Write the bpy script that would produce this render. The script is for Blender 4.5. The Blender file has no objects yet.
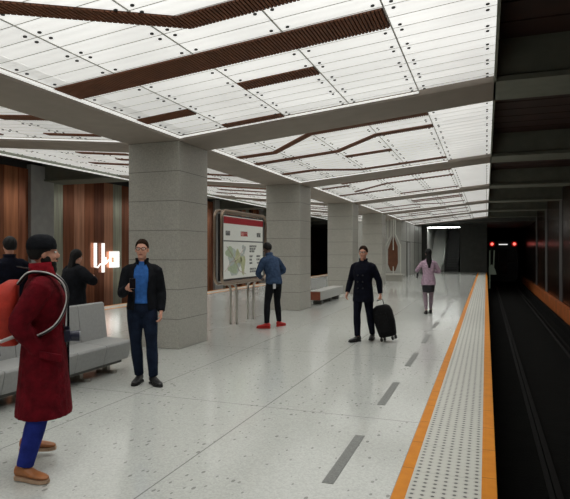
import bpy, bmesh, math, random
from math import pi, sin, cos, radians, sqrt
from mathutils import Vector, Matrix
random.seed(7)
SC = bpy.context.scene
COL = SC.collection

# ------------------------------------------------------------------ materials
def new_mat(name):
    m = bpy.data.materials.new(name); m.use_nodes = True
    nt = m.node_tree; b = nt.nodes['Principled BSDF']
    return m, nt, b
def mat(name, col, rough=.6, metal=0, spec=.5, noise=0, nscale=20, bump=0, bscale=60, emit=None, estr=0, sheen=0):
    m, nt, b = new_mat(name)
    b.inputs['Base Color'].default_value = (*col, 1)
    b.inputs['Roughness'].default_value = rough
    b.inputs['Metallic'].default_value = metal
    b.inputs['Specular IOR Level'].default_value = spec
    if sheen:
        b.inputs['Sheen Weight'].default_value = sheen
    tc = nt.nodes.new('ShaderNodeTexCoord')
    if noise:
        n = nt.nodes.new('ShaderNodeTexNoise'); n.inputs['Scale'].default_value = nscale; n.inputs['Detail'].default_value = 4
        nt.links.new(tc.outputs['Object'], n.inputs['Vector'])
        mr = nt.nodes.new('ShaderNodeMapRange'); mr.inputs['From Min'].default_value = .3; mr.inputs['From Max'].default_value = .7
        mr.inputs['To Min'].default_value = 1-noise; mr.inputs['To Max'].default_value = 1+noise
        nt.links.new(n.outputs['Fac'], mr.inputs['Value'])
        vm = nt.nodes.new('ShaderNodeVectorMath'); vm.operation = 'SCALE'; vm.inputs[0].default_value = col
        nt.links.new(mr.outputs['Result'], vm.inputs['Scale']); nt.links.new(vm.outputs[0], b.inputs['Base Color'])
    if bump:
        n2 = nt.nodes.new('ShaderNodeTexNoise'); n2.inputs['Scale'].default_value = bscale; n2.inputs['Detail'].default_value = 5
        nt.links.new(tc.outputs['Object'], n2.inputs['Vector'])
        bp = nt.nodes.new('ShaderNodeBump'); bp.inputs['Strength'].default_value = bump; bp.inputs['Distance'].default_value = .02
        nt.links.new(n2.outputs['Fac'], bp.inputs['Height']); nt.links.new(bp.outputs[0], b.inputs['Normal'])
    if emit:
        b.inputs['Emission Color'].default_value = (*emit, 1); b.inputs['Emission Strength'].default_value = estr
    return m
class NG:
    """small helper for math chains"""
    def __init__(s, nt): s.nt = nt
    def m(s, op, a, b=None, c=None):
        n = s.nt.nodes.new('ShaderNodeMath'); n.operation = op
        for i, v in enumerate((a, b, c)):
            if v is None: continue
            if isinstance(v, (int, float)): n.inputs[i].default_value = v
            else: s.nt.links.new(v, n.inputs[i])
        return n.outputs[0]
def sep_obj(nt):
    tc = nt.nodes.new('ShaderNodeTexCoord'); sp = nt.nodes.new('ShaderNodeSeparateXYZ')
    nt.links.new(tc.outputs['Object'], sp.inputs[0]); return tc, sp
def mixcol(nt, fac, a, b):
    n = nt.nodes.new('ShaderNodeMix'); n.data_type = 'RGBA'
    nt.links.new(fac, n.inputs[0]) if not isinstance(fac, (int, float)) else setattr(n.inputs[0], 'default_value', fac)
    for v, i in ((a, 6), (b, 7)):
        if isinstance(v, tuple): n.inputs[i].default_value = (*v, 1)
        else: nt.links.new(v, n.inputs[i])
    return n.outputs[2]
def line_mask(g, coord, off, period, half):
    a = g.m('SUBTRACT', coord, off); b = g.m('DIVIDE', a, period); f = g.m('FRACT', b)
    d = g.m('MINIMUM', f, g.m('SUBTRACT', 1.0, f)); d = g.m('MULTIPLY', d, period)
    return g.m('LESS_THAN', d, half)

def floor_mat():
    m, nt, b = new_mat('terrazzo_floor'); g = NG(nt); tc, sp = sep_obj(nt)
    mp = nt.nodes.new('ShaderNodeMapping'); mp.inputs['Scale'].default_value = (1.0, .55, 1); mp.inputs['Rotation'].default_value = (0, 0, .5)
    nt.links.new(tc.outputs['Object'], mp.inputs[0])
    v = nt.nodes.new('ShaderNodeTexVoronoi'); v.inputs['Scale'].default_value = 23; nt.links.new(mp.outputs[0], v.inputs['Vector'])
    sc = nt.nodes.new('ShaderNodeSeparateColor'); nt.links.new(v.outputs['Color'], sc.inputs[0])
    rad = g.m('MULTIPLY', sc.outputs[0], .33)
    spot = g.m('MULTIPLY', g.m('LESS_THAN', v.outputs['Distance'], rad), g.m('GREATER_THAN', sc.outputs[1], .3))
    spot = g.m('MULTIPLY', spot, g.m('MULTIPLY', sc.outputs[2], .75))
    v2 = nt.nodes.new('ShaderNodeTexVoronoi'); v2.inputs['Scale'].default_value = 75; nt.links.new(tc.outputs['Object'], v2.inputs['Vector'])
    sc2 = nt.nodes.new('ShaderNodeSeparateColor'); nt.links.new(v2.outputs['Color'], sc2.inputs[0])
    fine = mixcol(nt, sc2.outputs[0], (.40, .41, .39), (.61, .625, .59))
    n = nt.nodes.new('ShaderNodeTexNoise'); n.inputs['Scale'].default_value = .8; n.inputs['Detail'].default_value = 3; nt.links.new(tc.outputs['Object'], n.inputs['Vector'])
    big = mixcol(nt, n.outputs['Fac'], (.46, .475, .45), (.54, .555, .525))
    base = mixcol(nt, .55, fine, big)
    c = mixcol(nt, spot, base, (.19, .195, .18))
    jx = line_mask(g, sp.outputs[0], -.6, 1.6, .006); jy = line_mask(g, sp.outputs[1], 5.4, 3.2, .005)
    j = g.m('MULTIPLY', g.m('MAXIMUM', jx, jy), .75)
    c = mixcol(nt, j, c, (.17, .17, .16))
    nt.links.new(c, b.inputs['Base Color'])
    b.inputs['Roughness'].default_value = .13; b.inputs['Specular IOR Level'].default_value = .75
    return m
def granite_mat():
    m, nt, b = new_mat('grey_granite'); g = NG(nt); tc, sp = sep_obj(nt)
    n = nt.nodes.new('ShaderNodeTexNoise'); n.inputs['Scale'].default_value = 55; n.inputs['Detail'].default_value = 6; n.inputs['Roughness'].default_value = .7
    nt.links.new(tc.outputs['Object'], n.inputs['Vector'])
    mr = nt.nodes.new('ShaderNodeMapRange'); mr.inputs['From Min'].default_value = .35; mr.inputs['From Max'].default_value = .65
    nt.links.new(n.outputs['Fac'], mr.inputs['Value'])
    c = mixcol(nt, mr.outputs['Result'], (.36, .350, .315), (.56, .546, .49))
    n2 = nt.nodes.new('ShaderNodeTexNoise'); n2.inputs['Scale'].default_value = 2.2; nt.links.new(tc.outputs['Object'], n2.inputs['Vector'])
    c = mixcol(nt, g.m('MULTIPLY', n2.outputs['Fac'], .35), c, (.31, .30, .27))
    j = g.m('MULTIPLY', line_mask(g, sp.outputs[2], 0.0, .5, .006), .8)
    c = mixcol(nt, j, c, (.14, .135, .12))
    nt.links.new(c, b.inputs['Base Color']); b.inputs['Roughness'].default_value = .35
    return m
def tactile_mat():
    m, nt, b = new_mat('tactile_strip'); g = NG(nt); tc, sp = sep_obj(nt)
    P = .0686
    def fr(co, off):
        f = g.m('FRACT', g.m('DIVIDE', g.m('SUBTRACT', co, off), P)); return g.m('MULTIPLY', g.m('SUBTRACT', f, .5), P)
    dx = fr(sp.outputs[0], -.51); dy = fr(sp.outputs[1], 0.0)
    r = g.m('SQRT', g.m('ADD', g.m('MULTIPLY', dx, dx), g.m('MULTIPLY', dy, dy)))
    dot = g.m('LESS_THAN', r, .0125)
    ring = g.m('MULTIPLY', g.m('LESS_THAN', r, .024), .22)
    base = mixcol(nt, ring, (.52, .52, .47), (.25, .25, .23))
    jy = g.m('MULTIPLY', line_mask(g, sp.outputs[1], 0, .6, .003), .6)
    base = mixcol(nt, jy, base, (.2, .2, .18))
    c = mixcol(nt, dot, base, (.045, .045, .04))
    nt.links.new(c, b.inputs['Base Color'])
    bp = nt.nodes.new('ShaderNodeBump'); bp.inputs['Strength'].default_value = .5; bp.inputs['Distance'].default_value = .004
    nt.links.new(dot, bp.inputs['Height']); nt.links.new(bp.outputs[0], b.inputs['Normal'])
    b.inputs['Roughness'].default_value = .4
    return m
def yellow_mat():
    m, nt, b = new_mat('orange_edge_tile'); g = NG(nt); tc, sp = sep_obj(nt)
    n = nt.nodes.new('ShaderNodeTexNoise'); n.inputs['Scale'].default_value = 9; n.inputs['Detail'].default_value = 5; nt.links.new(tc.outputs['Object'], n.inputs['Vector'])
    c = mixcol(nt, n.outputs['Fac'], (.48, .15, .004), (.70, .26, .012))
    j = line_mask(g, sp.outputs[1], .05, .6, .005)
    c = mixcol(nt, g.m('MULTIPLY', j, .7), c, (.2, .07, .01))
    nt.links.new(c, b.inputs['Base Color']); b.inputs['Roughness'].default_value = .5; b.inputs['Specular IOR Level'].default_value = .2
    return m
def diffuser_mat():
    """backlit panel: tube streaks and dimmer panels by the beams are painted into its emission"""
    m, nt, b = new_mat('backlit_panel'); g = NG(nt)
    ge = nt.nodes.new('ShaderNodeNewGeometry'); sp = nt.nodes.new('ShaderNodeSeparateXYZ'); nt.links.new(ge.outputs['Position'], sp.inputs[0])
    fy = g.m('FRACT', g.m('DIVIDE', g.m('SUBTRACT', sp.outputs[1], 2.64), .135))
    w = g.m('ABSOLUTE', g.m('SUBTRACT', fy, .5))           # 0..0.5
    tube = g.m('MULTIPLY', g.m('SUBTRACT', .5, w), .22)
    n = nt.nodes.new('ShaderNodeTexNoise'); n.inputs['Scale'].default_value = .7; n.inputs['Detail'].default_value = 2; nt.links.new(ge.outputs['Position'], n.inputs['Vector'])
    vc = nt.nodes.new('ShaderNodeAttribute'); vc.attribute_name = 'lamp'
    base = g.m('ADD', tube, .88)
    s = g.m('MULTIPLY', base, g.m('ADD', .72, g.m('MULTIPLY', n.outputs['Fac'], .5)))
    s = g.m('MULTIPLY', s, vc.outputs['Fac'])
    # added angular boost: brighter straight down to lift the floor, dimmer at grazing angles
    dt = nt.nodes.new('ShaderNodeVectorMath'); dt.operation = 'DOT_PRODUCT'; nt.links.new(ge.outputs['Incoming'], dt.inputs[0]); nt.links.new(ge.outputs['Normal'], dt.inputs[1])
    cs = g.m('ABSOLUTE', dt.outputs['Value']); c3 = g.m('POWER', cs, 3.0)
    ang = g.m('ADD', g.m('ADD', .46, g.m('MULTIPLY', cs, .5)), g.m('MULTIPLY', c3, 3.3))
    s = g.m('MULTIPLY', s, ang)
    s = g.m('MULTIPLY', s, LAMP)
    b.inputs['Base Color'].default_value = (.5, .5, .48, 1)
    b.inputs['Emission Color'].default_value = (1.0, .995, .955, 1)
    nt.links.new(s, b.inputs['Emission Strength']); b.inputs['Roughness'].default_value = .3
    return m
def copper_mat():
    m, nt, b = new_mat('copper_panels'); g = NG(nt)
    vc = nt.nodes.new('ShaderNodeAttribute'); vc.attribute_name = 'tint'
    ge = nt.nodes.new('ShaderNodeNewGeometry')
    mp = nt.nodes.new('ShaderNodeMapping'); mp.inputs['Scale'].default_value = (6, 6, .4); nt.links.new(ge.outputs['Position'], mp.inputs[0])
    n = nt.nodes.new('ShaderNodeTexNoise'); n.inputs['Scale'].default_value = 1.2; n.inputs['Detail'].default_value = 5; nt.links.new(mp.outputs[0], n.inputs['Vector'])
    mr = nt.nodes.new('ShaderNodeMapRange'); mr.inputs['From Min'].default_value = .3; mr.inputs['From Max'].default_value = .7; mr.inputs['To Min'].default_value = .65; mr.inputs['To Max'].default_value = 1.2
    nt.links.new(n.outputs['Fac'], mr.inputs['Value'])
    vm = nt.nodes.new('ShaderNodeVectorMath'); vm.operation = 'SCALE'; nt.links.new(vc.outputs['Color'], vm.inputs[0]); nt.links.new(mr.outputs['Result'], vm.inputs['Scale'])
    nt.links.new(vm.outputs[0], b.inputs['Base Color'])
    b.inputs['Metallic'].default_value = .6; b.inputs['Roughness'].default_value = .24
    return m
LAMP = .98
M = dict(
 floor=floor_mat(), granite=granite_mat(), tactile=tactile_mat(), yellow=yellow_mat(), diffuser=diffuser_mat(), copper=copper_mat(),
 beam=mat('grey_concrete_beam', (.27, .232, .195), .7, noise=.08, nscale=3, bump=.05),
 trackbeam=mat('greenish_concrete', (.17, .18, .145), .75, noise=.1, nscale=4),
 trim=mat('white_metal_trim', (.8, .8, .77), .35, noise=.03),
 brown=mat('rust_brown_slat', (.155, .050, .016), .7, metal=0, noise=.15, nscale=6),
 brownback=mat('dark_brown_backing', (.09, .03, .014), .7, noise=.2, nscale=5),
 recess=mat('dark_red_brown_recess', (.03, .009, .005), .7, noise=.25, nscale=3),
 seam=mat('grey_seam', (.55, .55, .52), .6, noise=.1),
 void=mat('black_backing', (.02, .02, .02), .9, noise=.1),
 bolt=mat('dark_bolt', (.03, .03, .03), .5, metal=.3, noise=.1),
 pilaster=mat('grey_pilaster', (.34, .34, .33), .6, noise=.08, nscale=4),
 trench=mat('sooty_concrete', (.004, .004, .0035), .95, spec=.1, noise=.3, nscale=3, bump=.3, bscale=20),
 rail=mat('dull_steel_rail', (.007, .0065, .006), .7, spec=.1, noise=.2),
 shadepil=mat('shaded_grey_pilaster', (.10, .095, .095), .6, noise=.08, nscale=4),  # shaded copy of the pilaster grey, right wall dimness put into the colour
 ledge=mat('orange_wall_kerb', (.50, .13, .025), .6, noise=.3, nscale=1.5),
 slot=mat('grey_slot_insert', (.17, .175, .165), .55, noise=.25, nscale=60),
 endwall=mat('dark_grey_wall', (.075, .08, .072), .6, noise=.12, nscale=3),
 lift=mat('pale_stone_cladding', (.36, .36, .33), .5, noise=.06, nscale=5),
 joint=mat('dark_joint', (.12, .12, .11), .7, noise=.05),
 bench=mat('light_grey_bench', (.36, .365, .36), .5, noise=.06, nscale=30, bump=.05),
 benchtop=mat('grey_bench_stone', (.42, .42, .40), .4, noise=.08, nscale=40),
 benchend=mat('red_brown_bench_end', (.25, .07, .035), .5, noise=.2, nscale=8),
 steel=mat('brushed_steel', (.42, .40, .36), .32, metal=.9, noise=.08),
 bronze=mat('bronze_tube', (.40, .31, .24), .3, metal=.85, noise=.1),
 black=mat('black_plastic', (.012, .012, .013), .45, noise=.2),
 rubber=mat('black_rubber', (.015, .015, .015), .8, noise=.1),
 skin=mat('skin', (.66, .33, .23), .5, noise=.07, nscale=12),
 skind=mat('skin_dark', (.10, .05, .035), .5, noise=.07, nscale=12),
 skinp=mat('skin_pale', (.60, .34, .27), .5, noise=.06, nscale=12),
 lips=mat('lips', (.33, .09, .07), .5, noise=.05),
 hairb=mat('black_hair', (.005, .0045, .0045), .6, spec=.25, noise=.2, nscale=60, bump=.4, bscale=120),
 hairbr=mat('brown_hair', (.022, .010, .005), .8, spec=.1, noise=.3, nscale=60, bump=.4, bscale=120),
 eyew=mat('eye_white', (.7, .68, .65), .2, noise=.02), iris=mat('iris', (.03, .02, .015), .2, noise=.05),
 redcoat=mat('dark_red_wool', (.115, .004, .009), .95, spec=.15, noise=.35, nscale=14, bump=.6, bscale=40, sheen=.0),
 redcollar=mat('crimson_wool', (.24, .01, .018), .95, spec=.12, noise=.3, nscale=14, bump=.6, bscale=40),
 bluejean=mat('bright_blue_denim', (.018, .03, .21), .85, spec=.12, noise=.3, nscale=10, bump=.4, bscale=30),
 tan=mat('tan_leather', (.36, .13, .04), .45, noise=.25, nscale=15),
 sole=mat('pale_brown_sole', (.45, .30, .2), .7, noise=.1),
 pack=mat('orange_red_nylon', (.46, .03, .014), .7, noise=.25, nscale=9, bump=.4, bscale=25),
 strap=mat('pale_strap_edge', (.55, .53, .52), .6, noise=.05),
 cam=mat('navy_black_camera', (.018, .02, .045), .35, noise=.2), glass=mat('lens_glass', (.02, .02, .04), .05, noise=.05),
 blackcloth=mat('black_cloth', (.008, .009, .012), .85, spec=.12, noise=.35, nscale=12, bump=.5, bscale=25),
 navycloth=mat('dark_navy_cloth', (.0035, .0045, .011), .85, spec=.12, noise=.35, nscale=12, bump=.5, bscale=25),
 darkjean=mat('dark_navy_trousers', (.009, .015, .032), .85, spec=.12, noise=.35, nscale=12, bump=.4, bscale=25),
 blueshirt=mat('mid_blue_shirt', (.035, .13, .40), .8, spec=.12, noise=.25, nscale=18, bump=.4, bscale=30),
 whitecloth=mat('white_collar', (.6, .62, .65), .8, noise=.05),
 slate=mat('slate_blue_jacket', (.035, .06, .115), .85, spec=.12, noise=.3, nscale=14, bump=.5, bscale=25),
 redshoe=mat('red_shoe', (.45, .015, .012), .6, noise=.15),
 lilac=mat('lilac_blouse', (.42, .30, .38), .85, spec=.12, noise=.35, nscale=22, bump=.4, bscale=25),
 greylil=mat('mauve_leggings', (.28, .21, .25), .85, spec=.12, noise=.3, nscale=20, bump=.3),
 darkbag=mat('dark_grey_cloth', (.03, .03, .035), .8, spec=.12, noise=.2),
 whitebag=mat('white_bag', (.6, .62, .66), .7, noise=.08),
 suitcase=mat('black_suitcase_fabric', (.008, .008, .009), .75, spec=.12, noise=.3, nscale=30, bump=.4),
 posterwhite=mat('poster_white', (.66, .67, .62), .4, noise=.04, emit=(.9, .93, .85), estr=.10),
 posterred=mat('poster_red', (.30, .014, .022), .4, noise=.08, emit=(.6, .02, .03), estr=.05),
 postertext=mat('poster_text_grey', (.17, .17, .17), .5, noise=.05), postertr=mat('poster_text_red', (.6, .05, .05), .5, noise=.05),
 green=mat('map_green', (.46, .55, .38), .5, noise=.12), water=mat('map_grey_blue', (.50, .56, .53), .5, noise=.08), green2=mat('map_yellow_green', (.54, .57, .34), .5, noise=.1), road=mat('map_road', (.62, .50, .45), .5, noise=.05),
 train=mat('train_black', (.012, .012, .013), .4, noise=.2), trainglass=mat('train_glass', (.01, .01, .012), .1, noise=.05),
 redlamp=mat('red_tail_lamp', (.5, .02, .02), .3, emit=(1, .16, .12), estr=2.2), redhalo=mat('red_lamp_halo', (.4, .01, .01), .3, emit=(1, .01, .005), estr=.12),  # the ring's glow paints the bloom around each tail lamp
 whitelamp=mat('train_white_display', (.8, .8, .8), .3, emit=(1, .98, .95), estr=.9),
 signlit=mat('white_lit_sign', (.9, .9, .9), .3, emit=(1, .97, .92), estr=1.1),
 striplamp=mat('strip_light', (.9, .9, .9), .3, emit=(.98, 1, .95), estr=20), edgelamp=mat('edge_light', (.9, .9, .88), .3, emit=(1, 1, .96), estr=.5),
 white=mat('white_panel', (.62, .63, .6), .5, noise=.05), step=mat('dark_escalator_step', (.05, .05, .05), .5, metal=.3, noise=.2),
 sculpt=mat('orange_brown_wood', (.13, .045, .018), .6, noise=.2, nscale=6), rod=mat('pale_rod', (.55, .55, .50), .5, noise=.05),
 palepost=mat('pale_green_post', (.35, .40, .33), .5, noise=.15, emit=(.5, .6, .45), estr=.05),
)

# ------------------------------------------------------------------ geometry helpers
class MB:
    def __init__(s): s.v = []; s.f = []; s.mi = []
    def add(s, vs, fs, mi=0):
        o = len(s.v); s.v += [tuple(v) for v in vs]; s.f += [tuple(i+o for i in f) for f in fs]; s.mi += [mi]*len(fs); return s
    def box(s, x0, x1, y0, y1, z0, z1, mi=0):
        vs = [(x, y, z) for z in (z0, z1) for y in (y0, y1) for x in (x0, x1)]
        return s.add(vs, [(0, 2, 3, 1), (4, 5, 7, 6), (0, 1, 5, 4), (2, 6, 7, 3), (0, 4, 6, 2), (1, 3, 7, 5)], mi)
    def hexa(s, p, mi=0):   # 8 points, bottom 4 (ccw from above) then top 4
        return s.add(p, [(3, 2, 1, 0), (4, 5, 6, 7), (0, 1, 5, 4), (1, 2, 6, 5), (2, 3, 7, 6), (3, 0, 4, 7)], mi)
    def loft(s, rings, cap=True, closed=False, mi=0):
        n = len(rings[0]); vs = [p for r in rings for p in r]; fs = []
        k = len(rings)
        for i in range(k if closed else k-1):
            j = (i+1) % k
            for a in range(n):
                b = (a+1) % n; fs.append((i*n+a, i*n+b, j*n+b, j*n+a))
        if cap and not closed:
            fs.append(tuple(reversed(range(n)))); fs.append(tuple((k-1)*n+a for a in range(n)))
        return s.add(vs, fs, mi)
    def ell(s, c, r, n=14, m=9, rot=None, mi=0):
        c = Vector(c); rings = []
        for i in range(1, m):
            t = pi*i/m; rg = []
            for a in range(n):
                p = Vector((r[0]*sin(t)*cos(2*pi*a/n), r[1]*sin(t)*sin(2*pi*a/n), -r[2]*cos(t)))
                if rot: p = rot @ p
                rg.append(c+p)
            rings.append(rg)
        b = Vector((0, 0, -r[2])); tp = Vector((0, 0, r[2]))
        if rot: b = rot @ b; tp = rot @ tp
        vs = [p for rg in rings for p in rg]+[c+b, c+tp]; fs = []
        for i in range(m-2):
            for a in range(n):
                q = (a+1) % n; fs.append((i*n+a, i*n+q, (i+1)*n+q, (i+1)*n+a))
        L = len(vs)
        for a in range(n):
            q = (a+1) % n; fs.append((L-2, q, a)); fs.append((L-1, (m-2)*n+a, (m-2)*n+q))
        return s.add(vs, fs, mi)
    def tube(s, pts, r, n=8, closed=False, up=(0, 0, 1), flat=1.0, mi=0):
        """pts: list of points; r: radius or list; flat: ratio of second radius"""
        P = [Vector(p) for p in pts]; k = len(P); R = r if isinstance(r, (list, tuple)) else [r]*k
        rings = []; prev = None
        for i in range(k):
            if closed: t = (P[(i+1) % k]-P[i-1])
            else: t = P[min(i+1, k-1)]-P[max(i-1, 0)]
            t.normalize()
            if prev is None:
                u = Vector(up)
                if abs(u.dot(t)) > .95: u = Vector((1, 0, 0)) if abs(t.x) < .9 else Vector((0, 1, 0))
                e = (u - t*u.dot(t)).normalized()
            else: e = (prev - t*prev.dot(t)).normalized()
            prev = e; w = t.cross(e)
            rr = R[i]; ra, rb = rr if isinstance(rr, (list, tuple)) else (rr, rr*flat)
            rings.append([P[i]+e*cos(2*pi*a/n)*ra+w*sin(2*pi*a/n)*rb for a in range(n)])
        return s.loft(rings, True, closed, mi)
    def disc(s, c, r, t, axis='z', n=16, r2=None, mi=0):
        c = Vector(c); r2 = r if r2 is None else r2
        d = {'x': (Vector((1, 0, 0)), Vector((0, 1, 0)), Vector((0, 0, 1))), 'y': (Vector((0, 1, 0)), Vector((0, 0, 1)), Vector((1, 0, 0))), 'z': (Vector((0, 0, 1)), Vector((1, 0, 0)), Vector((0, 1, 0)))}[axis]
        rings = [[c+d[0]*q+d[1]*rr*cos(2*pi*a/n)+d[2]*rr*sin(2*pi*a/n) for a in range(n)] for q, rr in ((-t/2, r), (t/2, r2))]
        return s.loft(rings, True, False, mi)
    def build(s, name, m, parent=None, bevel=0, smooth=False, loc=None, fix=True):
        me = bpy.data.meshes.new(name); me.from_pydata(s.v, [], s.f)
        ms = m if isinstance(m, (list, tuple)) else [m]
        for x in ms: me.materials.append(M[x] if isinstance(x, str) else x)
        if len(ms) > 1:
            for p, i in zip(me.polygons, s.mi): p.material_index = i
        if bevel or fix:
            bm = bmesh.new(); bm.from_mesh(me)
            if bevel: bmesh.ops.bevel(bm, geom=bm.edges[:], offset=bevel, segments=2, profile=.6, affect='EDGES', clamp_overlap=True)
            if fix: bmesh.ops.recalc_face_normals(bm, faces=bm.faces[:])
            bm.to_mesh(me); bm.free()
        if smooth: me.shade_smooth()
        o = bpy.data.objects.new(name, me); COL.objects.link(o)
        if parent: o.parent = parent
        if loc: o.location = loc
        return o
def spline(pts, k=5):
    P = [Vector(p) for p in pts]; out = []
    for i in range(len(P)-1):
        a, b, c, d = P[max(i-1, 0)], P[i], P[i+1], P[min(i+2, len(P)-1)]
        for j in range(k):
            t = j/k; out.append(.5*((2*b)+(c-a)*t+(2*a-5*b+4*c-d)*t*t+(3*b-a-3*c+d)*t*t*t))
    return out+[P[-1]]
def rbox(x0, x1, y0, y1, z0, z1): return MB().box(x0, x1, y0, y1, z0, z1)
def tag(o, label=None, cat=None, group=None, kind=None):
    if label: o['label'] = label
    if cat: o['category'] = cat
    if group: o['group'] = group
    if kind: o['kind'] = kind
    return o
def empty(name, loc, rz=0, label=None, cat=None, group=None, sc=1):
    o = bpy.data.objects.new(name, None); COL.objects.link(o); o.location = loc; o.rotation_euler = (0, 0, rz); o.scale = (sc,)*3
    o.empty_display_size = .1
    return tag(o, label, cat, group)
def struct(o): o['kind'] = 'structure'; return o
def remesh(mb, vox, smooth=3):
    me = bpy.data.meshes.new('tmp'); me.from_pydata(mb.v, [], mb.f)
    bm = bmesh.new(); bm.from_mesh(me); bmesh.ops.recalc_face_normals(bm, faces=bm.faces[:]); bmesh.ops.triangulate(bm, faces=bm.faces[:]); bm.to_mesh(me); bm.free()
    o = bpy.data.objects.new('tmp', me); COL.objects.link(o)
    r = o.modifiers.new('r', 'REMESH'); r.mode = 'VOXEL'; r.voxel_size = vox
    if smooth:
        q = o.modifiers.new('s', 'SMOOTH'); q.iterations = smooth; q.factor = .5
    dg = bpy.context.evaluated_depsgraph_get(); dg.update()
    nm = bpy.data.meshes.new_from_object(o.evaluated_get(dg))
    bpy.data.objects.remove(o); bpy.data.meshes.remove(me)
    return nm
def rm_obj(name, mb, vox, m, parent, smooth=3):
    nm = remesh(mb, vox, smooth); nm.name = name; nm.materials.clear(); nm.materials.append(M[m]); nm.shade_smooth()
    o = bpy.data.objects.new(name, nm); COL.objects.link(o); o.parent = parent
    return o

# ------------------------------------------------------------------ layout constants
XR = -4.83; XL = -5.83          # faces of the row of columns
ER = .07; EL = -10.73           # platform edges
WR = 3.2; WL = -13.9            # track walls
SL = .0935                      # slope of the lit ceiling
Y0, YE = -4.0, 45.0
BEAMS = [-4.72, 1.64, 8.04, 14.4, 20.8, 27.2, 33.6, 40.0]
def cz(x):                      # soffit height
    if x > XR: return 3.5+SL*(x-XR)
    if x < XL: return 3.5+SL*(XL-x)
    return 3.5
ZE = cz(.1)
# ------------------------------------------------------------------ floor and tracks
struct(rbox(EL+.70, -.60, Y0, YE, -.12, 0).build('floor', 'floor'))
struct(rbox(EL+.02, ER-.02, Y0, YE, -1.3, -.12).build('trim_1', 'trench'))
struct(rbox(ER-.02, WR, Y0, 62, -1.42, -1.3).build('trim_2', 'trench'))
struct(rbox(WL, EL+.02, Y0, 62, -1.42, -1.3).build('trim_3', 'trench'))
def tactile(x0, x1, label):
    t = rbox(x0, x1, Y0, YE, -.12, .002).build('tactile_strip', 'tactile'); tag(t, label, 'tactile paving')
tactile(-.51, -.03, 'pale studded tactile strip between two orange bands along the right platform edge')
tactile(EL+.10, EL+.61, 'pale studded tactile strip along the far left platform edge')
for x0, x1, l in ((-.60, -.51, 'inner orange band beside the terrazzo floor at the right platform edge'), (-.03, ER, 'outer orange band on the very brink of the dark right track'),
                  (EL+.61, EL+.70, 'inner yellow band of the far left platform edge behind the columns'), (EL, EL+.10, 'outer yellow band on the brink of the far left track')):
    tag(rbox(x0, x1, Y0, YE, -.12, .004).build('edge_band', 'yellow'), l, 'edge line')
ORD = ['nearest the camera', 'second from the camera', 'third from the camera', 'fourth from the camera', 'fifth from the camera', 'sixth from the camera', 'seventh from the camera', 'eighth from the camera']
for k, o in enumerate(ORD):
    y = 3.77+2.12*k
    tag(rbox(-1.10, -1.015, y, y+1.08, -.01, .003).build('floor_slot', 'slot'), 'flat grey slot inlay in the floor beside the orange band, '+o, 'floor inlay', 'row of slot inlays in the floor')
def rail(x, side, which):
    mb = MB(); z = -1.3
    prof = [(-.07, 0), (.07, 0), (.07, .015), (.012, .035), (.012, .14), (.036, .15), (.036, .19), (-.036, .19), (-.036, .15), (-.012, .14), (-.012, .035), (-.07, .015)]
    mb.loft([[(x+a, y, z+b) for a, b in prof] for y in (Y0, 61.5)])
    tag(mb.build('rail', 'rail'), f'dull steel running rail of the {side} track, {which}', 'rail', 'running rails')
rail(.78, 'right', 'the one closer to the platform'); rail(2.22, 'right', 'the one closer to the wall')
rail(EL-.72, 'left', 'the one closer to the platform'); rail(EL-2.16, 'left', 'the one closer to the wall')
cd = MB().box(WR-.55, WR-.40, Y0, 61.5, -1.3, -1.02)
tag(cd.build('cable_trough', 'trench'), 'long dark trough running between the right rails and the wall', 'cable trough')

# ------------------------------------------------------------------ track walls
tints = [(.50, .20, .10), (.20, .075, .045), (.46, .47, .38), (.34, .13, .07), (.56, .27, .17), (.26, .10, .055), (.40, .36, .27), (.60, .25, .14)]
def panel_wall(name, x, sgn, y0, y1, z0, z1, dark=1):
    vs = []; fs = []; cols = []
    y = y0; i = 0
    mb = MB(); rr = random.Random(3 if sgn > 0 else 5)
    seq = []
    while y < y1-.01:
        yn = min(y+.55, y1)
        mb.box(min(x, x+sgn*.06), max(x, x+sgn*.06), y+.006, yn-.006, z0, z1)
        c = tints[[2, 5, 4, 3, 1, 4, 2, 5, 0, 3, 6, 1, 7, 5][i % 14] if sgn < 0 else rr.randrange(8)]
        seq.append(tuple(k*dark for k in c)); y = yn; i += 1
    o = mb.build(name, 'copper', fix=False)
    at = o.data.color_attributes.new('tint', 'FLOAT_COLOR', 'CORNER')
    for p in o.data.polygons:
        c = seq[p.index//6]
        for li in p.loop_indices: at.data[li].color = (*c, 1)
    return o
# right wall: one continuous structure, copper bays between grey pilasters
struct(rbox(WR+.06, WR+.2, Y0, 62, -1.42, 4.6).build('wall_right', 'void'))
struct(rbox(WL-.2, WL-.06, Y0, 62, -1.42, 4.6).build('wall_left', 'void'))
n = 5
for i, yb in enumerate(BEAMS[:-1]):
    ya = yb+1.0; yc = BEAMS[i+1]
    if i == 0: ya = Y0
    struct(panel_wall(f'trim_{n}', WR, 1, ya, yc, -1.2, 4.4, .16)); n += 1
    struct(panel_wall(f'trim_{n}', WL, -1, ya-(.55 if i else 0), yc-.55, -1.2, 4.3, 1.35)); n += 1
for yb in BEAMS[1:]:
    struct(rbox(WR-.03, WR+.1, yb, yb+1.0, -1.3, 4.45).build(f'trim_{n}', 'shadepil', bevel=.01)); n += 1
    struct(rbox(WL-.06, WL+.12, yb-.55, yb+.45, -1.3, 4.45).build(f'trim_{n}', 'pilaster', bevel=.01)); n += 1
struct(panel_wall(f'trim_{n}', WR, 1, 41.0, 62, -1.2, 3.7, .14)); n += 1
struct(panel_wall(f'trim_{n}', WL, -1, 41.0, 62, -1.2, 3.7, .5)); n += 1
tag(rbox(WR-.20, WR-.031, Y0, 61.5, -1.299, -.62).build('wall_kerb', 'ledge', bevel=.015), 'long orange kerb along the foot of the right track wall', 'kerb')
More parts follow.
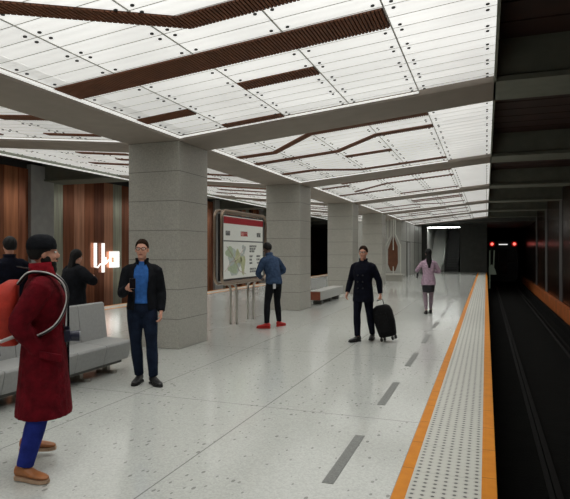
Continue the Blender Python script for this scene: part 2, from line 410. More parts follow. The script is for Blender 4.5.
tag(rbox(WL+.121, WL+.30, Y0, 61.5, -1.299, -.62).build('wall_kerb', 'brown', bevel=.015), 'long red-brown kerb along the foot of the left track wall', 'kerb')

# ------------------------------------------------------------------ ceiling: beams
def slab(x0, x1, y0, y1, t, name, m, zf=cz):
    p = [(x0, y0, zf(x0)), (x1, y0, zf(x1)), (x1, y1, zf(x1)), (x0, y1, zf(x0))]
    return MB().hexa(p+[(a, b, c+t) for a, b, c in p]).build(name, m)
struct(slab(XL, XR, Y0, YE, .6, 'ceiling', 'beam'))
for yb in BEAMS:
    ya = max(yb, Y0)
    for x0, x1 in ((XR, .1), (-10.76, XL)):
        struct(slab(x0, x1, ya, yb+1.0, .35, f'trim_{n}', 'beam')); n += 1
    # deep beam over each track with a slot and a lower ledge
    for x0, x1 in ((.1, WR), (WL, -10.76)):
        mb = MB().box(x0, x1, ya+.04, yb+.96, ZE+.09, ZE+.62).box(x0, x1, ya, yb+1.0, ZE, ZE+.07).box(x0, x1, ya+.1, yb+.9, ZE+.07, ZE+.09)
        struct(mb.build(f'trim_{n}', 'trackbeam')); n += 1
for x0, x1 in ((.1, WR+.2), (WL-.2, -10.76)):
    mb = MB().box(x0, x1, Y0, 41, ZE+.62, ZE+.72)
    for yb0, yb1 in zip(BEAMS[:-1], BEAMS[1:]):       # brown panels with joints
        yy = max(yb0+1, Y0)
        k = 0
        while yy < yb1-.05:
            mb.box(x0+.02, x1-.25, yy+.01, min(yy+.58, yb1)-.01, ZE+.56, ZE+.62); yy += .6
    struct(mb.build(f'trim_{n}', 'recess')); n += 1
struct(rbox(WL-.2, WR+.2, 41.0, 62, 3.72, 4.6).build(f'trim_{n}', 'endwall')); n += 1
# fascia boards closing the lit ceiling towards the tracks
for x in (.1, -10.79):
    struct(rbox(x, x+.03, Y0, 41, ZE, ZE+.62).build(f'trim_{n}', 'trackbeam')); n += 1
tag(rbox(-10.90, -10.80, Y0, 41, ZE-.02, ZE+.07).build('edge_light_strip', 'edgelamp'), 'long thin white light line along the left rim of the ceiling', 'light strip')

# ------------------------------------------------------------------ lit ceiling bays
def band_y(path, x):
    for (xa, ya), (xb, yb) in zip(path[:-1], path[1:]):
        if xa-1e-6 <= x <= xb+1e-6: return ya+(yb-ya)*(x-xa)/(xb-xa)
    return path[-1][1]
BR = {
 1: [([(-4.8, 5.14), (-.91, 5.14)], .45), ([(-2.905, 6.21), (-1.91, 6.21)], .27), ([(-4.8, 6.765), (-3.93, 6.765)], .27), ([(-3.91, 7.79), (-2.92, 7.79)], .24), ([(-4.8, 2.97), (-3.95, 3.12), (-2.62, 4.31), (-.91, 4.31)], .27)],
 2: [([(-4.8, 10.15), (-4.0, 10.22), (-2.93, 9.2), (-.9, 9.2)], .22), ([(-4.8, 11.05), (-2.92, 11.05), (-1.94, 10.15), (-.9, 10.15)], .22), ([(-2.9, 11.75), (-1.9, 11.75)], .22), ([(-4.8, 12.75), (-3.92, 12.8), (-3.0, 13.7), (-.9, 13.7)], .22)],
 3: [([(-4.0, 15.7), (-.9, 15.7)], .22), ([(-4.8, 16.3), (-3.9, 16.3)], .22), ([(-4.1, 17.9), (-2.9, 16.9), (-.9, 16.9)], .22), ([(-4.8, 18.45), (-2.9, 18.45)], .25), ([(-2.9, 20.0), (-.9, 20.0)], .22)],
 4: [([(-4.6, 21.95), (-.9, 21.95)], .3), ([(-2.9, 23.1), (-.9, 23.1)], .3), ([(-2.9, 23.7), (-.9, 23.7)], .25), ([(-4.8, 24.8), (-3.0, 24.8), (-1.9, 25.8), (-.9, 25.8)], .25), ([(-4.8, 26.4), (-2.9, 26.4)], .25)],
 5: [([(-4.8, 28.8), (-1.9, 28.8)], .3), ([(-3.9, 30.0), (-.9, 30.0)], .3), ([(-4.8, 31.3), (-2.9, 31.3)], .3), ([(-2.9, 32.5), (-.9, 32.5)], .3)],
 6: [([(-4.8, 35.4), (-1.9, 35.4)], .3), ([(-3.9, 37.0), (-.9, 37.0)], .3), ([(-4.8, 38.6), (-2.9, 38.6)], .3)],
 0: [([(-4.8, -1.2), (-2.9, -1.2), (-1.9, -.4), (-.9, -.4)], .3)],
}
BL = {
 1: [([(-6.85, 6.1), (-5.86, 6.1)], .27), ([(-7.15, 7.45), (-6.05, 7.45)], .16), ([(-9.8, 7.5), (-8.3, 7.5)], .2), ([(-9.8, 5.0), (-5.86, 5.0)], .3), ([(-9.8, 3.5), (-8.0, 3.5)], .3)],
 2: [([(-8.3, 9.55), (-7.0, 9.55)], .22), ([(-7.9, 10.4), (-6.0, 10.4)], .2), ([(-9.4, 11.3), (-6.9, 11.3)], .25), ([(-8.9, 12.6), (-5.9, 12.6)], .25), ([(-9.4, 13.7), (-7.0, 13.7)], .25)],
 3: [([(-9.8, 16.1), (-5.9, 16.1)], .3), ([(-8.9, 17.4), (-6.9, 17.4)], .3), ([(-9.8, 19.0), (-5.9, 19.0)], .3)],
 4: [([(-9.8, 22.6), (-5.9, 22.6)], .3), ([(-9.8, 24.5), (-6.9, 24.5)], .3), ([(-8.9, 26.0), (-5.9, 26.0)], .3)],
 5: [([(-9.8, 29.3), (-5.9, 29.3)], .3), ([(-9.8, 31.6), (-6.9, 31.6)], .3)],
 6: [([(-9.8, 35.6), (-5.9, 35.6)], .3), ([(-9.8, 38.0), (-6.9, 38.0)], .3)],
 0: [],
}
where = {0: 'behind the viewpoint', 1: 'nearest the camera', 2: 'second from the camera', 3: 'third from the camera', 4: 'fourth from the camera', 5: 'fifth from the camera', 6: 'farthest, just before the dark end wall'}
def lit_bay(idx, right):
    ya, yb = BEAMS[idx]+1.0, BEAMS[idx+1]
    if right: x0, x1 = XR, .1
    else: x0, x1 = -10.76, XL
    side = 'right-hand' if right else 'left-hand'
    extra = {1: ', crossed by a broad brown band'}.get(idx, '') if right else ''
    root = empty('backlit_ceiling', ((x0+x1)/2, (ya+yb)/2, 4.2), label=f'{side} bay of white backlit ceiling panels with brown strips, {where[idx]}{extra}', cat='ceiling light', group='backlit ceiling bays')
    ox, oy, oz = root.location
    def P(x, y, dz): return (x-ox, y-oy, cz(x)+dz-oz)
    def sl(mb, xa, xb, y1_, y2_, za, zb):
        mb.hexa([P(xa, y1_, za), P(xb, y1_, za), P(xb, y2_, za), P(xa, y2_, za), P(xa, y1_, zb), P(xb, y1_, zb), P(xb, y2_, zb), P(xa, y2_, zb)])
    ed = [-4.76, -4.52, -3.92, -2.915, -1.905, -.9, .1]; fac = [.62, .80, .92, .98, 1.0, 1.05]  # low factors paint the shade zone beside the beam into the emission
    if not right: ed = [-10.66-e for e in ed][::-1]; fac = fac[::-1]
    ys = [yb-.73+.274*m for m in range(-25, 4)]; ys = [ya]+[y for y in ys if ya+.06 < y < yb-.1]+[yb-.08]
    mb = MB(); lamp = []; rr = random.Random(idx*7+right)
    for c in range(6):
        for q in range(len(ys)-1):
            sl(mb, ed[c]+.001, ed[c+1]-.001, ys[q]+.002, ys[q+1]-.002, .06, .09)
            f = fac[c]*(.82 if q == len(ys)-2 else .9 if q in (0, len(ys)-3) else 1)  # rows next to the cross beams are dimmed the same way
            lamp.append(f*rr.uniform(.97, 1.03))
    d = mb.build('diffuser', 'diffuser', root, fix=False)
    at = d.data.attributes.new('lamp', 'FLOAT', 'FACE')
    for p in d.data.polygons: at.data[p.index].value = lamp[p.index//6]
    sm = MB()
    seams = [e for e in ed[1:-1] if abs(abs(e+5.33)-.81) > .01]
    for e in seams: sl(sm, e-.008, e+.008, ya, yb, .054, .061)
    for y in ys[1:-1]: sl(sm, ed[0], ed[-1], y-.0045, y+.0045, .057, .0615)
    sm.build('panel_seams', 'seam', root, fix=False)
    b = MB(); sl(b, x0, x1, ya, yb, .13, .16); b.build('backing', 'void', root)
    t = MB()
    if right: sl(t, x0+.012, x0+.065, ya, yb, .03, .05); sl(t, x0+.07, -.9, yb-.06, yb-.02, .03, .05)
    else: sl(t, x1-.065, x1-.012, ya, yb, .03, .05); sl(t, -9.8, x1-.07, yb-.06, yb-.02, .03, .05)
    t.build('edge_trim', 'edgelamp', root)
    bo = MB(); seg = 8 if idx < 3 else 6
    for e in seams+[ed[0], ed[-1]]:
        for y in [yb-.73+.548*m for m in range(-12, 2)]:
            for dx in (-.085, .085):
                for dy in (-.07, .07):
                    xx, yc = e+dx, y+dy
                    if not (x0+.02 < xx < x1-.02 and ya+.05 < yc < yb-.05): continue
                    rg = [[P(xx+.019*cos(2*pi*a/seg), yc+.019*sin(2*pi*a/seg), z) for a in range(seg)] for z in (.05, .062)]
                    bo.loft(rg)
    tag(bo.build('bolts', 'bolt', root, fix=False), kind='stuff')
    for path, wd in (BR if right else BL)[idx]:
        s = MB(); step = .036 if idx < 3 else .1
        xa, xb = path[0][0], path[-1][0]; k = int((xb-xa)/step)
        for q in range(k):
            u = xa+(xb-xa)*q/k; v = u+step*.7
            yu, yv = band_y(path, u), band_y(path, v)
            s.hexa([P(u, yu, .040), P(v, yv, .040), P(v, yv+wd, .040), P(u, yu+wd, .040), P(u, yu, .052), P(v, yv, .052), P(v, yv+wd, .052), P(u, yu+wd, .052)])
        strip = s.build('brown_slat_strip', 'brown', root)
        bk = MB()
        xs = [p[0] for p in path]
        for u, v in zip(xs[:-1], xs[1:]):
            yu, yv = band_y(path, u), band_y(path, v)
            bk.hexa([P(u, yu, .052), P(v, yv, .052), P(v, yv+wd, .052), P(u, yu+wd, .052), P(u, yu, .0605), P(v, yv, .0605), P(v, yv+wd, .0605), P(u, yu+wd, .0605)])
        bk.build('strip_backing', 'brownback', strip)
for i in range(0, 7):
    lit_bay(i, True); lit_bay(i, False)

# ------------------------------------------------------------------ columns
cl = {8.04: 'square grey granite column nearest the camera, behind the man in the blue shirt', 14.4: 'square grey granite column second from the camera, right of the map board',
      20.8: 'square grey granite column third from the camera, beyond the low bench', 27.2: 'square grey granite column fourth and farthest, behind the man with the suitcase',
      1.64: 'square grey granite column left of the viewpoint'}
for yb, l in cl.items():
    r = empty('granite_column', (-5.33, yb+.5, 0), label=l, cat='column', group='granite columns of the platform')
    MB().box(-.5, .5, -.5, .5, 0, 3.5).build('shaft', 'granite', r, bevel=.008)
# ------------------------------------------------------------------ end of the hall
mb = MB().box(-10.73, -4.83, YE-.01, YE+.3, 0, 3.72).box(-4.83, -4.42, YE, YE+.3, 0, 3.72).box(-1.9, ER, YE, YE+.3, 0, 3.72).box(-4.42, -1.9, YE, YE+.3, 3.55, 3.72)
struct(mb.build('wall_end', 'endwall'))
struct(rbox(-10.71, ER-.02, YE+.01, 61.9, -1.3, -.001).build('trim_4', 'endwall'))
struct(rbox(ER-.1, ER, YE+.3, 62, 0, 3.72).build('wall_tunnel', 'void'))
struct(rbox(WL, WR+.2, 61.9, 62.2, -1.42, 3.72).build('wall_far', 'void'))
struct(rbox(WL-.2, WR+.2, Y0-.2, Y0, -1.42, 5).build('wall_back', 'endwall'))
# escalator shaft
mb = MB().box(-4.5, -4.42, YE+.3, 54, 0, 6.5).box(-3.36, -3.30, YE+1.6, 54, 0, .2)
struct(mb.build(f'trim_{n}', 'white')); n += 1
struct(rbox(-1.9, -1.82, YE+.3, 54, 0, 6.5).build(f'trim_{n}', 'endwall')); n += 1
struct(rbox(-4.42, -1.9, 54, 54.1, 0, 6.5).build(f'trim_{n}', 'white')); n += 1
struct(MB().hexa([(-4.42, YE+.3, 3.72), (-1.9, YE+.3, 3.72), (-1.9, 54, 6.6), (-4.42, 54, 6.6), (-4.42, YE+.3, 3.8), (-1.9, YE+.3, 3.8), (-1.9, 54, 6.7), (-4.42, 54, 6.7)]).build(f'trim_{n}', 'endwall')); n += 1
es = empty('escalator', (-2.65, YE+.8, 0), label='dark escalator rising away inside the lit opening of the end wall', cat='escalator')
st = MB()
for k in range(24): st.box(-.5, .5, .3+k*.34, .66+k*.34, max(0, k*.2-.3), .02+k*.2)
st.build('steps', 'step', es)
for sx, nm in ((-.58, 'rail'), (.58, 'rail')):
    b = MB(); pr = [(0, 0), (0, .9), (.6, .95), (8.2, .95+4.55), (8.2, 4.3), (.6, 0)]
    b.loft([[(sx+dx, y, z) for y, z in pr] for dx in (-.03, .03)]); ba = b.build('balustrade', 'white' if sx < 0 else 'step', es)
    MB().tube([(sx, -.1, .5), (sx, -.18, .75), (sx, 0, .95), (sx, .6, 1.0), (sx, 8.2, 1.0+4.55)], .045).build('handrail', 'striplamp' if False else ('white' if sx < 0 else 'rubber'), ba, smooth=True)
sw = empty('staircase', (-3.9, YE+.8, 0), label='pale stone staircase rising left of the dark escalator', cat='stairs')
st = MB()
for k in range(24): st.box(-.48, .52, .3+k*.33, 8.2, k*.18, .18+k*.18)
st.build('steps', 'white', sw)
tag(rbox(-4.38, -1.95, YE+.32, YE+.5, 3.50, 3.545).build('strip_light', 'striplamp'), 'bright white strip light across the top of the escalator opening', 'strip light')
for k in range(4):
    y = YE+1.6+k*1.9; z = 3.72+(y-YE-.3)*2.88/8.7
    tag(rbox(-4.3, -3.5, y, y+.16, z-.09, z-.01).build('fill_lamp', 'striplamp'), 'added white fill lamp under the sloping ceiling of the escalator shaft', 'lamp', 'added fill lamps of the escalator shaft')  # added fill lamps that brighten the pale side of the shaft
# lift block
struct(rbox(-9.0, XR, 33.62, YE-.02, 0, 3.5).build(f'trim_{n}', 'lift', bevel=.01)); n += 1
jj = MB()
for y in (36.0, 37.7, 40.2, 42.6): jj.box(XR, XR+.012, y, y+.03, 0, 3.5)
jj.box(XR, XR+.012, 33.62, YE-.02, 2.25, 2.28)
struct(jj.build(f'trim_{n}', 'joint')); n += 1
ld = empty('lift_door', (XR, 36.85, 0), label='tall grey door in the side of the pale block near the end wall', cat='door')
rbox(0, .03, -.65, .65, 0, 2.2).build('door_leaf', 'pilaster', ld, bevel=.008)
MB().box(.0, .05, -.73, -.651, 0, 2.28).box(.0, .05, .651, .73, 0, 2.28).box(0, .05, -.65, .65, 2.201, 2.28).build('door_frame', 'joint', ld)
rbox(.03, .06, .48, .54, .9, 1.2).build('handle', 'steel', ld, bevel=.006)
sd = empty('sculpture', (-4.83, 30.6, 0), label='almond-shaped brown wooden sculpture with pale rods on a low stone base', cat='sculpture')
MB().box(-.55, .55, -.35, .35, 0, .3).box(-.6, .6, -.4, .4, .3, .38).build('stone_base', 'granite', sd, bevel=.01)
pr = [(-.12, .55), (-.27, .9), (-.27, 1.75), (.02, 2.55), (.25, 1.9), (.27, 1.0), (.12, .55)]
MB().loft([[(x, y, z) for x, z in pr] for y in (-.07, .07)]).build('wooden_shield', 'sculpt', sd, bevel=.012)
for pts in ([(-.42, -.05, .38), (-.42, -.05, 1.9), (-.1, -.05, 2.5), (-.1, -.05, 3.4)], [(.42, -.05, .38), (.42, -.05, 1.95), (.12, -.05, 2.6), (.12, -.05, 3.4)], [(.03, -.12, .38), (.03, -.12, .8)], [(.03, -.12, 1.7), (.03, -.12, 3.4)], [(-.30, .1, 2.3), (-.3, .1, 3.4)]):
    MB().tube(pts, .028).build('rod', 'rod', sd)
# ------------------------------------------------------------------ train at the end of the right track
tr = empty('train', (1.42, 52.5, -1.11), label='dark train standing at the far end of the right track with red tail lamps', cat='train')
prof = [(-1.25, .35), (1.25, .35), (1.3, .8), (1.33, 2.4), (1.22, 3.2), (.9, 3.65), (.4, 3.8), (-.4, 3.8), (-.9, 3.65), (-1.22, 3.2), (-1.33, 2.4), (-1.3, .8)]
MB().loft([[(x*s, y, .35+(z-.35)*s2) for x, z in prof] for y, s, s2 in ((-.05, .93, .96), (.15, 1, 1), (9.0, 1, 1))]).build('car_body', 'train', tr, smooth=False)
MB().box(-1.0, -.38, -.09, -.05, 1.75, 2.9).build('windscreen', 'trainglass', tr, bevel=.01); MB().box(.38, 1.0, -.09, -.05, 1.75, 2.9).build('windscreen', 'trainglass', tr, bevel=.01)
MB().box(-.33, .33, -.10, -.05, .7, 2.95).build('end_door', 'trainglass', tr, bevel=.01)
MB().box(-1.1, 1.1, .1, 8.8, .05, .35).build('underframe', 'train', tr)
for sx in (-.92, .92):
    r_ = MB().disc((sx, -.12, 3.38), .24, .05, 'y').build('lamp_halo', 'redhalo', tr); MB().disc((sx, -.16, 3.38), .12, .04, 'y').build('lamp_lens', 'redlamp', r_)  # outer disc is an added halo, only the lens is a lamp
MB().box(-.36, .36, -.14, -.1, 3.3, 3.38).build('destination_display', 'whitelamp', tr)
sp = empty('pale_post', (.42, 46.2, -1.3), label='pale greenish post with two uprights beside the tunnel mouth', cat='post')  # pale upright shape of unknown kind, its material emits faintly
MB().tube([(-.15, 0, 0), (-.15, 0, 3.0)], .045).build('upright', 'palepost', sp); MB().tube([(.12, 0, 1.5), (.18, 0, 3.0)], .045).build('upright', 'palepost', sp)
MB().loft([[(-.22, y, 1.1), (.35, y, 1.1), (.25, y, 1.5), (.02, y, 1.9), (-.22, y, 1.7)] for y in (-.1, .1)]).build('post_base', 'palepost', sp, bevel=.02)

# ------------------------------------------------------------------ benches
def bench_one():
    r = empty('platform_bench', (-4.8, 4.6, 0), label='long light grey backrested bench in front of the nearest column, behind the man in red', cat='bench')
    N = 7; w = .535; y1 = 6.42-4.6
    for k in range(N):
        b_ = y1-k*w; a = b_-w+.008
        MB().loft([[(x, y, z) for x, z in [(-.22, .17), (.14, .17), (.20, .40), (.185, .425), (-.23, .445)]] for y in (a, b_)]).build('seat', 'bench', r, bevel=.012)
        MB().loft([[(x, y, z) for x, z in [(-.21, .44), (-.27, .92), (-.30, .935), (-.36, .92), (-.36, .44)]] for y in (a, b_)]).build('backrest', 'bench', r, bevel=.012)
    MB().box(-.4, .1, y1-N*w+.05, y1-.1, .13, .17).build('under_rail', 'joint', r)
    for k in (0, 1.0, 2.6, 4.2, 5.8):
        y = y1-.22-k*w
        MB().box(-.1, -.02, y-.03, y+.03, .03, .13).box(-.2, .08, y-.03, y+.03, 0, .03).disc((.06, y, .02), .045, .04).disc((-.18, y, .02), .045, .04).build('foot', 'steel', r)
bench_one()
r = empty('stone_bench', (-4.93, 17.5, 0), label='low backless grey stone bench with a red-brown end between second and third columns', cat='bench')
rbox(-.20, .20, -1.4, 1.45, .14, .42).build('seat_slab', 'benchtop', r, bevel=.01); rbox(-.19, .19, -1.44, -1.401, .15, .40).build('end_panel', 'benchend', r, bevel=.005)
for y in (-1.0, 0, 1.0): rbox(-.14, .14, y-.08, y+.08, 0, .14).build('support', 'joint', r)

# ------------------------------------------------------------------ map board
mbd = empty('map_board', (-5.34, 11.72, 0), label='large station map board with red header in a rounded tubular frame', cat='information board')
rbox(-.05, .05, -1.17, 1.17, 1.0, 2.45).build('cabinet', 'black', mbd, bevel=.02)
fx = .055
rbox(.05, fx, -1.10, 1.10, 1.04, 2.42).build('poster', 'posterwhite', mbd)
def on(x0, y0, y1, z0, z1, nm, m, par): return rbox(x0, x0+.002, y0, y1, z0, z1).build(nm, m, par)
hd = on(fx, -1.10, 1.10, 2.25, 2.40, 'red_header', 'posterred', mbd)
ln = on(fx, -1.10, 1.10, 1.855, 1.885, 'dividing_line', 'postertext', mbd)
def glyphs(y, z, h, wds, m, nm='lettering', heavy=.35):
    g = MB(); rr = random.Random(int(y*100+z*10))
    for w in wds:
        for _ in range(w):
            gw = h*.6
            g.box(fx, fx+.003, y, y+gw*heavy, z, z+h)
            if rr.random() < .8: g.box(fx, fx+.003, y, y+gw*.85, z+h*.75, z+h)
            if rr.random() < .6: g.box(fx, fx+.003, y+gw*.5, y+gw*.85, z, z+h*.6)
            if rr.random() < .6: g.box(fx, fx+.003, y, y+gw*.85, z, z+h*.22)
            y += gw
        y += h*.35
    g.build(nm, m, mbd)
glyphs(-1.0, 1.99, .10, [4], 'postertext', heavy=.6); glyphs(-.22, 1.99, .11, [6], 'postertr', heavy=.6); glyphs(.72, 1.99, .10, [4], 'postertext', heavy=.6)
for z, y, wds in ((1.74, .28, [3, 4, 2, 5]), (1.68, .28, [5, 3, 4]), (1.62, .28, [4, 6]), (1.5, .28, [3, 3]), (1.5, .7, [6, 2]), (1.42, .28, [5]), (1.42, .7, [2, 5]), (1.34, .28, [6]), (1.34, .72, [5, 2]), (1.2, .3, [7, 3, 3]), (1.14, .3, [4, 4, 4])):
    glyphs(y, z, .045, wds, 'postertext', heavy=.4)
def blob(cy, cz_, ry, rz, m, nm, seed, lay):
    rr = random.Random(seed); N = 22; pts = []
    for a in range(N):
        k = 1+.22*sin(3*2*pi*a/N+seed)+rr.uniform(-.1, .1)
        pts.append((cy+ry*k*cos(2*pi*a/N), cz_+rz*k*sin(2*pi*a/N)))
    MB().loft([[(fx+q, y, z) for y, z in pts] for q in (0, lay)]).build(nm, m, mbd)
blob(-.50, 1.42, .40, .28, 'water', 'map_area', 1, .002); blob(-.80, 1.62, .2, .12, 'green', 'park_area', 4, .003); blob(-.38, 1.5, .18, .16, 'green2', 'park_area', 9, .003)
blob(-.62, 1.25, .25, .1, 'green', 'park_area', 5, .0035); blob(-.1, 1.35, .12, .22, 'green2', 'park_area', 6, .003); blob(-.05, 1.7, .1, .1, 'water', 'map_area', 7, .003)
MB().tube([(fx+.004, -1.05, 1.2), (fx+.004, -.7, 1.42), (fx+.004, -.45, 1.45), (fx+.004, 0, 1.75)], .008, n=4).build('map_route', 'road', mbd)
MB().tube([(fx+.004, -.95, 1.75), (fx+.004, -.6, 1.5), (fx+.004, -.3, 1.2), (fx+.004, .05, 1.12)], .008, n=4).build('map_route', 'road', mbd)
def rrect(x, y0, y1, z0, z1, r):
    pts = []
    for cy, cz_, a0 in ((y1-r, z1-r, 0), (y0+r, z1-r, 90), (y0+r, z0+r, 180), (y1-r, z0+r, 270)):
        for k in range(6):
            a = radians(a0+k*18); pts.append((x, cy+r*cos(a), cz_+r*sin(a)))
    return pts
for x in (-.09, .075):
    MB().tube(rrect(x, -1.235, 1.235, .94, 2.52, .17), .033, closed=True).build('frame_tube', 'bronze', mbd, smooth=True)
for x in (-.09, .06):
    for y, s in ((-.45, -1), (.50, 1)):
        MB().tube([(x, y, 0), (x, y, .72), (x, y+s*.03, .84), (x, y+s*.12, .91), (x, y+s*.25, .935)], .028).build('leg', 'steel', mbd, smooth=True)
# ------------------------------------------------------------------ lit emblem on the left wall
sg = empty('lit_wall_sign', (WL+.02, 17.0, 1.45), label='white glowing sign of two bars, a curl and a square on the copper wall', cat='sign')
for y, z0, z1 in ((-.05, -.35, .5), (.40, -.62, .50)): rbox(.02, .08, y, y+.12, z0, z1).build('light_bar', 'signlit', sg)
MB().tube([(.05, -.05, -.38), (.05, .15, -.42), (.05, .3, -.3), (.05, .46, -.32), (.05, .62, -.2), (.05, .62, -.05), (.05, .5, -.05), (.05, .62, -.3), (.05, .75, -.18), (.05, .86, -.12)], .03).build('light_curl', 'signlit', sg)
MB().box(.02, .08, .86, 1.42, -.45, -.25).box(.02, .08, .86, 1.42, -.05, .18).box(.02, .08, 1.2, 1.42, -.25, -.05).box(.02, .08, .86, .93, -.25, -.05).build('light_square', 'signlit', sg)

# ------------------------------------------------------------------ people
def ik(S, W, l1, l2, pole):
    S, W, pole = Vector(S), Vector(W), Vector(pole); d = W-S; L = d.length
    if L > (l1+l2)*.995: W = S+d.normalized()*(l1+l2)*.995; d = W-S; L = d.length
    a = (l1*l1-l2*l2+L*L)/(2*L); h = sqrt(max(l1*l1-a*a, 0)); u = d/L
    p = pole-u*pole.dot(u); p.normalize()
    return S+u*a+p*h, W
def lerp(a, b, t): return a+(b-a)*t
class Person:
    def __init__(s, loc, face, H, label, lean=0, head=(0, 0), feet=None, hands=None, poles=None, fem=False, skin='skin', curl=(.5, .5), palm=None):
        s.rz = math.atan2(-face[0], face[1]); s.sc = H/1.78
        s.e = empty('person', (loc[0], loc[1], 0), s.rz, label, 'person', sc=s.sc)
        s.loc = Vector((loc[0], loc[1], 0)); s.lean = lean; s.head = head; s.fem = fem; s.skin = skin
        k = .9 if fem else 1.0
        s.k = k
        s.sh = [s.sp((sx*.168*k, -.01, 1.405)) for sx in (-1, 1)]
        s.hip = [Vector((sx*.088, 0, .93)) for sx in (-1, 1)]
        feet = feet or [(-.1, 0, 0, 0), (.1, 0, 0, 0)]
        s.feet = feet; s.ank = []; s.knee = []
        for i, (fx_, fy_, yaw, lift) in enumerate(feet):
            A = Vector((fx_, fy_, .085+lift)); kn, A2 = ik(s.hip[i], A, .43, .425, (0.15*(i*2-1), 1, 0)); s.ank.append(A2); s.knee.append(kn)
        hands = hands or [(-.27, .03, .85), (.27, .03, .85)]; poles = poles or [(-.4, -1, 0), (.4, -1, 0)]
        s.el = []; s.wr = []
        for i in range(2):
            e_, w_ = ik(s.sh[i], hands[i], .30, .255, poles[i]); s.el.append(e_); s.wr.append(w_)
        s.body(curl, palm or [None, None])
    def w(s, p):      # local to world
        p = Vector(p)*s.sc; c, q = cos(s.rz), sin(s.rz)
        return Vector((p.x*c-p.y*q, p.x*q+p.y*c, p.z))+s.loc
    def sp(s, p):
        x, y, z = p
        if z > .95:
            a = s.lean*min(1, (z-.95)/.25); d = z-.95
            return Vector((x, y*cos(a)+d*sin(a), .95+d*cos(a)-y*sin(a)))
        return Vector(p)
    def hd(s, p):     # head space: origin at neck top (0,0,1.55)
        yaw, pitch = s.head
        v = Vector(p)-Vector((0, 0, 1.55)); v = Matrix.Rotation(yaw, 3, 'Z') @ Matrix.Rotation(pitch, 3, 'X') @ v
        return s.sp(v+Vector((0, 0, 1.55)))
    def torso(s, mb, prof, n=20, gap=0, th=.0, f=None):
        rings = []
        for z, rx, ry, oy in prof:
            if gap:
                g = radians(gap)*(f(z) if f else 1); out = []; inn = []
                for a in range(n+1):
                    t = pi/2+g/2+(2*pi-g)*a/n
                    out.append(s.sp((rx*cos(t), oy+ry*sin(t), z))); inn.append(s.sp(((rx-th)*cos(t), oy+(ry-th)*sin(t), z)))
                rings.append(out+inn[::-1])
            else: rings.append([s.sp((rx*cos(2*pi*a/n), oy+ry*sin(2*pi*a/n), z)) for a in range(n)])
        mb.loft(rings)
    def limb(s, mb, pts, rad): mb.tube([Vector(p) for p in pts], rad, n=12)
    def arm(s, mb, i, add, wr_add=None, stop=1.0):
        S, E, W = s.sh[i], s.el[i], s.wr[i]; k = s.k*.97; wa = add if wr_add is None else wr_add
        pts = [S+Vector(((-1 if i else 1)*.075, 0, .022)), S+Vector(((-1 if i else 1)*.03, 0, .004)), lerp(S, E, .06), lerp(S, E, .27), lerp(S, E, .6), lerp(S, E, .93), lerp(E, W, .07), lerp(E, W, .3), lerp(E, W, .7), lerp(E, W, stop)]
        rr = [.036, .050, .057, .055, .048, .041, .041, .042, .034, .027]
        s.limb(mb, pts, [r*k+lerp(add, wa, j/9) for j, r in enumerate(rr)])
    def leg(s, mb, i, add, add2=None, z_stop=1.0, top=.0):
        Hh, K, A = s.hip[i], s.knee[i], s.ank[i]; a2 = add if add2 is None else add2
        pts = [Hh+Vector((0, 0, .02)), lerp(Hh, K, .3), lerp(Hh, K, .65), lerp(Hh, K, .93), lerp(K, A, .08), lerp(K, A, .35), lerp(K, A, .75), lerp(K, A, z_stop)]
        rr = [.088, .084, .070, .056, .053, .054, .041, .036]
        s.limb(mb, pts, [r*.97+lerp(add, a2, j/7) for j, r in enumerate(rr)])
    def hand(s, mb, i, curl, palm):
        E, W = s.el[i], s.wr[i]; d = (W-E).normalized(); sx = i*2-1
        n = Vector(palm) if palm else Vector((-sx, 0, 0)); n = (n-d*n.dot(d)).normalized(); side = d.cross(n)
        fwd = side if side.y > 0 or (abs(side.y) < .2 and side.z > 0) else -side     # thumb side
        mb.tube([W-d*.02, W+d*.02, W+d*.06, W+d*.095], [(.02, .027), (.019, .034), (.018, .041), (.014, .038)], n=10, up=n)
        for q, (o, L) in enumerate(((.030, .072), (.010, .080), (-.011, .074), (-.031, .058))):
            b = W+d*.088+fwd*o; pts = [b-d*.02, b]; dd = d.copy(); ang = curl*.9
            for sgm in (.42, .33, .25):
                dd = (Matrix.Rotation(ang, 3, d.cross(n).normalized()) @ dd).normalized()
                b = b+dd*L*sgm; pts.append(b)
            mb.tube(pts, [.0095, .0095, .009, .0083, .007], n=7)
        t0 = W+d*.025+fwd*.025; td = (d*.75+fwd*.6+n*.25).normalized()
        mb.tube([t0-td*.01, t0+td*.03, t0+td*.03+(td+d*.6).normalized()*.03, t0+td*.03+(td+d*.6+n*.4).normalized()*.055], [.014, .012, .0105, .008], n=7)
    def body(s, curl, palm):
        mb = MB(); k = s.k
        s.torso(mb, [(.84, .10, .08, 0), (.93, .145, .095, 0), (1.05, .125, .085, 0), (1.2, .14*k, .10, 0), (1.34, .155*k, .10, 0), (1.43, .15*k, .08, -.01), (1.48, .075, .06, -.01), (1.51, .054, .054, -.005)])
        neck = [s.sp((0, -.01, 1.46)), s.sp((0, -.005, 1.53)), s.hd((0, 0, 1.60))]
        mb.tube(neck, [.054*k, .051*k, .053*k], n=12)
        def E(c, r): 
            m0 = len(mb.v); mb.ell(c, r); 
            for j in range(m0, len(mb.v)): mb.v[j] = tuple(s.hd(mb.v[j]))
        E((0, -.012, 1.685), (.074, .092, .098)); E((0, .022, 1.63), (.062, .068, .085)); E((0, .040, 1.575), (.040, .042, .036)); E((0, .075, 1.56), (.018, .014, .014))
        E((0, .098, 1.640), (.012, .02, .022)); E((0, .090, 1.66), (.008, .014, .03)); E((0, .068, 1.692), (.05, .022, .012))
        for sx in (-1, 1): E((sx*.076, -.005, 1.65), (.009, .019, .031)); E((sx*.036, .066, 1.632), (.022, .02, .02))
        E((0, .086, 1.600), (.024, .011, .008))
